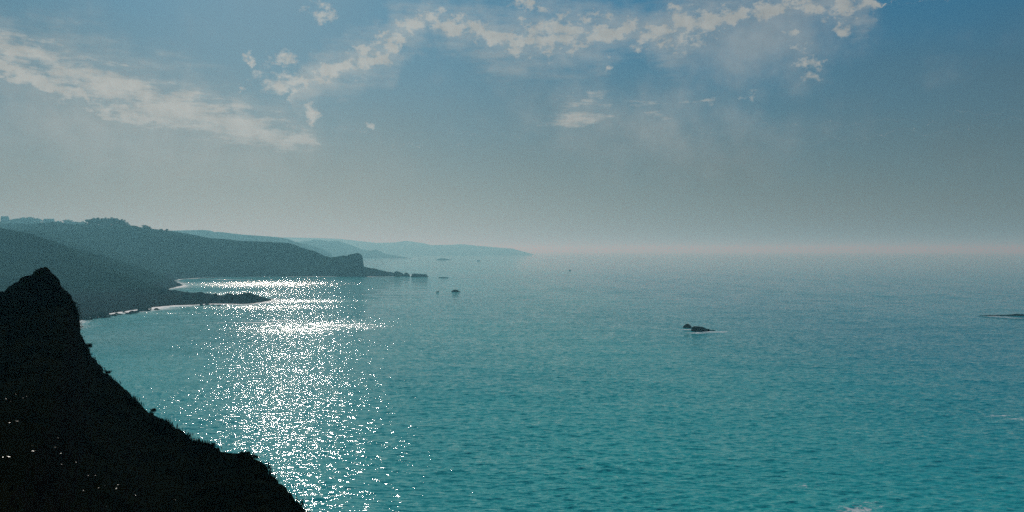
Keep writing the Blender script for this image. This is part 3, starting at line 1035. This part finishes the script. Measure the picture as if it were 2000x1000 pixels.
def house(x0, x1, y_top, d, depth, label, seed):
    a, b = P(x0, y_top, d), P(x1, y_top, d)
    w = b[0] - a[0]
    cx = (a[0] + b[0]) / 2
    g = sample(back_grid, cx, d) - 0.5
    h = a[2] - g
    eave = h * 0.62
    e = empty('house', (cx, d, g))
    hw, hd = w / 2, depth / 2
    box = lambda X0, X1, Y0, Y1, Z0, Z1: ([(X0, Y0, Z0), (X1, Y0, Z0), (X1, Y1, Z0), (X0, Y1, Z0), (X0, Y0, Z1), (X1, Y0, Z1), (X1, Y1, Z1), (X0, Y1, Z1)],
                                          [(0, 3, 2, 1), (4, 5, 6, 7), (0, 1, 5, 4), (1, 2, 6, 5), (2, 3, 7, 6), (3, 0, 4, 7)])
    v = [(-hw, -hd, 0), (hw, -hd, 0), (hw, hd, 0), (-hw, hd, 0), (-hw, -hd, eave), (hw, -hd, eave), (hw, hd, eave), (-hw, hd, eave), (-hw, 0, h * .97), (hw, 0, h * .97)]
    mesh_obj('wall', v, [(0, 1, 5, 4), (2, 3, 7, 6), (1, 2, 6, 9, 5), (3, 0, 4, 8, 7)], M_WALL, e, False)
    o = 0.4
    v = [(-hw - o, -hd - o, eave - .2), (hw + o, -hd - o, eave - .2), (hw + o, 0, h), (-hw - o, 0, h), (hw + o, hd + o, eave - .2), (-hw - o, hd + o, eave - .2)]
    v += [(p[0], p[1], p[2] - 0.3) for p in v]
    r = mesh_obj('roof', v, [(0, 1, 2, 3), (3, 2, 4, 5), (6, 9, 8, 7), (9, 11, 10, 8), (0, 6, 7, 1), (4, 10, 11, 5), (1, 7, 8, 2), (2, 8, 10, 4), (3, 9, 6, 0), (5, 11, 9, 3)], M_SLATE, e, False)
    for s in (-1, 1):
        vv, ff = box(s * (hw - 1.0) - .5, s * (hw - 1.0) + .5, -.45, .45, h - .9, h + 1.0)
        mesh_obj('chimney', vv, ff, M_WALL, r, False)
    n = max(2, int(w / 4))
    for i in range(n):
        xx = -hw + w * (i + .5) / n
        vv, ff = box(xx - .6, xx + .6, -hd - .06, -hd + .05, eave * .55, eave * .55 + 1.4)
        mesh_obj('window', vv, ff, M_PANE, e, False)
    tag(e, label, 'house', 'houses behind the ridge')


house(3, 16, 422.3, 2210, 9, 'tall pale house on the skyline at the far left edge', 1)
house(86, 105, 427.3, 2210, 9, 'long low house with a level roofline on the left skyline', 2)
house(42, 64, 425.5, 2215, 10, 'broad house half hidden by pale trees on the left skyline', 3)

# ------------------------------------------------------------------ sea
def build_sea():
    fine = np.radians(np.linspace(-40, 40, 960))
    left = np.radians(np.linspace(-180, -40, 60))[:-1]
    right = np.radians(np.linspace(40, 180, 60))[1:]
    th = np.concatenate([left, fine, right])
    r = [28.0]
    while r[-1] < 24000.0:
        q = r[-1]
        if q < 118:
            f = 1.03
        elif q < 900:
            f = 1 + 0.0026 * (1 + (q / 900) * 0.7)
        elif q < 2500:
            f = 1.008
        else:
            f = 1.06
        r.append(q * f)
    r = np.array(r)
    R, TH = np.meshgrid(r, th, indexing='ij')
    X, Y = R * np.sin(TH), R * np.cos(TH)
    spacing = np.maximum(R * np.gradient(th)[None, :], np.gradient(r)[:, None])
    Z = np.zeros(X.shape)
    DX = np.zeros(X.shape)
    DY = np.zeros(X.shape)
    rng = np.random.default_rng(4)
    lam = np.concatenate([np.exp(rng.uniform(math.log(1.5), math.log(3.2), 36)),
                          np.exp(rng.uniform(math.log(3.2), math.log(8.0), 20)),
                          np.exp(rng.uniform(math.log(12.0), math.log(45.0), 10))])
    act = (R > 60) & (R < 2600) & (np.abs(TH) < math.radians(42))
    xs, ys, sp = X[act], Y[act], spacing[act]
    z = np.zeros(xs.shape)
    dx = np.zeros(xs.shape)
    dy = np.zeros(xs.shape)
    for l in lam:
        spread = 0.42 if l < 3.2 else (0.45 if l < 12 else 0.3)
        a = math.radians(262) + rng.normal(0, spread)        # running towards the shore
        k = 2 * math.pi / l
        slope = 0.027 if l < 3.2 else (0.017 if l < 12 else 0.007)
        A = slope / k * np.clip((l / (2.2 * sp) - 1.0) * 1.5, 0, 1)
        ph = k * (xs * math.cos(a) + ys * math.sin(a)) + rng.uniform(0, 6.283)
        c, s = np.cos(ph), np.sin(ph)
        z += A * c
        dx -= A * s * math.cos(a) * 0.35
        dy -= A * s * math.sin(a) * 0.35
    mod = 0.75 + 0.9 * (fbm(xs / 60, ys / 90, 70, 3) + 0.25)
    Z[act] = z * mod
    DX[act] = dx * mod
    DY[act] = dy * mod
    # foam: surf on shores and rocks, painted sun glint, torn into patches by the material
    foam_glint = np.zeros(X.shape)
    near = (R < 9000) & (np.abs(TH) < math.radians(60))
    xs, ys = X[near], Y[near]
    f = np.zeros(xs.shape)
    dm, _ = seg_dist(xs, ys, main_poly, True)
    vary = 0.12 + 1.35 * np.clip(fbm(xs / 70, ys / 70, 90, 3) + 0.5, 0, 1)
    f = np.maximum(f, np.exp(-dm / 17.0) * vary)
    for pl in (far2_poly, far3_poly, far4_poly):
        q, _ = seg_dist(xs, ys, pl, True)
        f = np.maximum(f, 0.6 * np.exp(-q / 25.0))

    def patch(x, y, rx, ry, amt, soft=1.0):
        c = W(x, y)
        return amt * np.exp(-(((xs - c[0]) / rx) ** 2 + ((ys - c[1]) / ry) ** 2) / soft)
    for x, y, rx, ry, amt in [(1675, 996, 4.6, 3.4, 0.62), (1695, 982, 6.0, 4.0, 0.36), (1590, 948, 5, 2.5, 0.28),
                              (1960, 812, 7, 1.6, 0.6), (1990, 818, 6, 1.3, 0.6), (1940, 617.6, 8, 3, 0.85), (1962, 619.2, 8, 3, 0.95), (1985, 621.2, 8, 3, 0.95),
                              (1382, 648, 4.5, 3.5, 1.0), (1402, 648.5, 8, 3, 0.85), (1345, 643.5, 8, 3, 0.8), (1365, 650, 8, 2.5, 0.8),
                              (680, 555, 34, 4, 0.65), (620, 550, 30, 4, 0.6), (800, 570, 26, 5, 0.5), (830, 569, 16, 4, 0.5),
                              (640, 594, 26, 3, 0.7), (600, 585, 30, 4, 0.55), (760, 595, 20, 5, 0.45), (540, 592, 26, 7, 0.6),
                              (500, 630, 40, 4, 0.72), (560, 626, 30, 4, 0.6), (660, 636, 26, 14, 0.5), (720, 640, 22, 12, 0.5), (380, 634, 18, 2, 0.4),  # pale patches painted for the sun glint on ruffled open water
                              (790, 551, 20, 3, 0.4), (760, 543, 40, 7, 0.7), (450, 546, 60, 22, 0.5)]:
        f = np.maximum(f, patch(x, y, rx, ry, amt))
    foam_glint[near] = f
    ruff = np.zeros(X.shape)
    q = np.zeros(xs.shape)
    for x, y, rx, ry, amt in [(690, 636, 40, 32, 0.5), (600, 642, 44, 24, 0.45), (470, 555, 110, 90, 0.9), (480, 600, 60, 22, 0.5), (600, 588, 60, 20, 0.6), (300, 612, 40, 14, 0.6), (400, 575, 70, 60, 0.6)]:
        q = np.maximum(q, patch(x, y, rx, ry, amt))
    ruff[near] = q
    slick = np.zeros(X.shape)
    q = np.zeros(xs.shape)
    for x, y, rx, ry, amt in [(230, 660, 34, 50, 1.0), (260, 720, 26, 40, 0.8)]:
        q = np.maximum(q, patch(x, y, rx, ry, amt))
    slick[near] = q
    Zs = Z * (1 - 0.5 * slick)
    o = grid_mesh('sea', X + DX, Y + DY, Zs, M_SEA, attrs={'foam_glint': foam_glint, 'ruffle': ruff, 'slick': slick})
    o['kind'] = 'structure'


build_sea()

# ------------------------------------------------------------------ haze
def build_haze():
    R, top, bot = 26000.0, 172.0, -9.0
    v = [(-R, -R, bot), (R, -R, bot), (R, R, bot), (-R, R, bot), (-R, -R, top), (R, -R, top), (R, R, top), (-R, R, top)]
    f = [(0, 3, 2, 1), (4, 5, 6, 7), (0, 1, 5, 4), (1, 2, 6, 5), (2, 3, 7, 6), (3, 0, 4, 7)]
    m, T = mat_new('haze_air')
    pv = T.n('ShaderNodeVolumePrincipled')
    pv.inputs['Color'].default_value = HAZE_COLOR
    pv.inputs['Absorption Color'].default_value = (1, 1, 1, 1)
    pv.inputs['Density'].default_value = HAZE_DENSITY
    pv.inputs['Density Attribute'].default_value = ''
    pv.inputs['Anisotropy'].default_value = 0.27
    o = T.n('ShaderNodeOutputMaterial')
    T.t.links.new(pv.outputs[0], o.inputs['Volume'])
    try:
        m.cycles.homogeneous_volume = True
    except Exception:
        pass
    h = mesh_obj('haze', v, f, m, smooth=False)
    h['kind'] = 'stuff'


HAZE_COLOR = (0.32, 0.83, 1.0, 1)
build_haze()
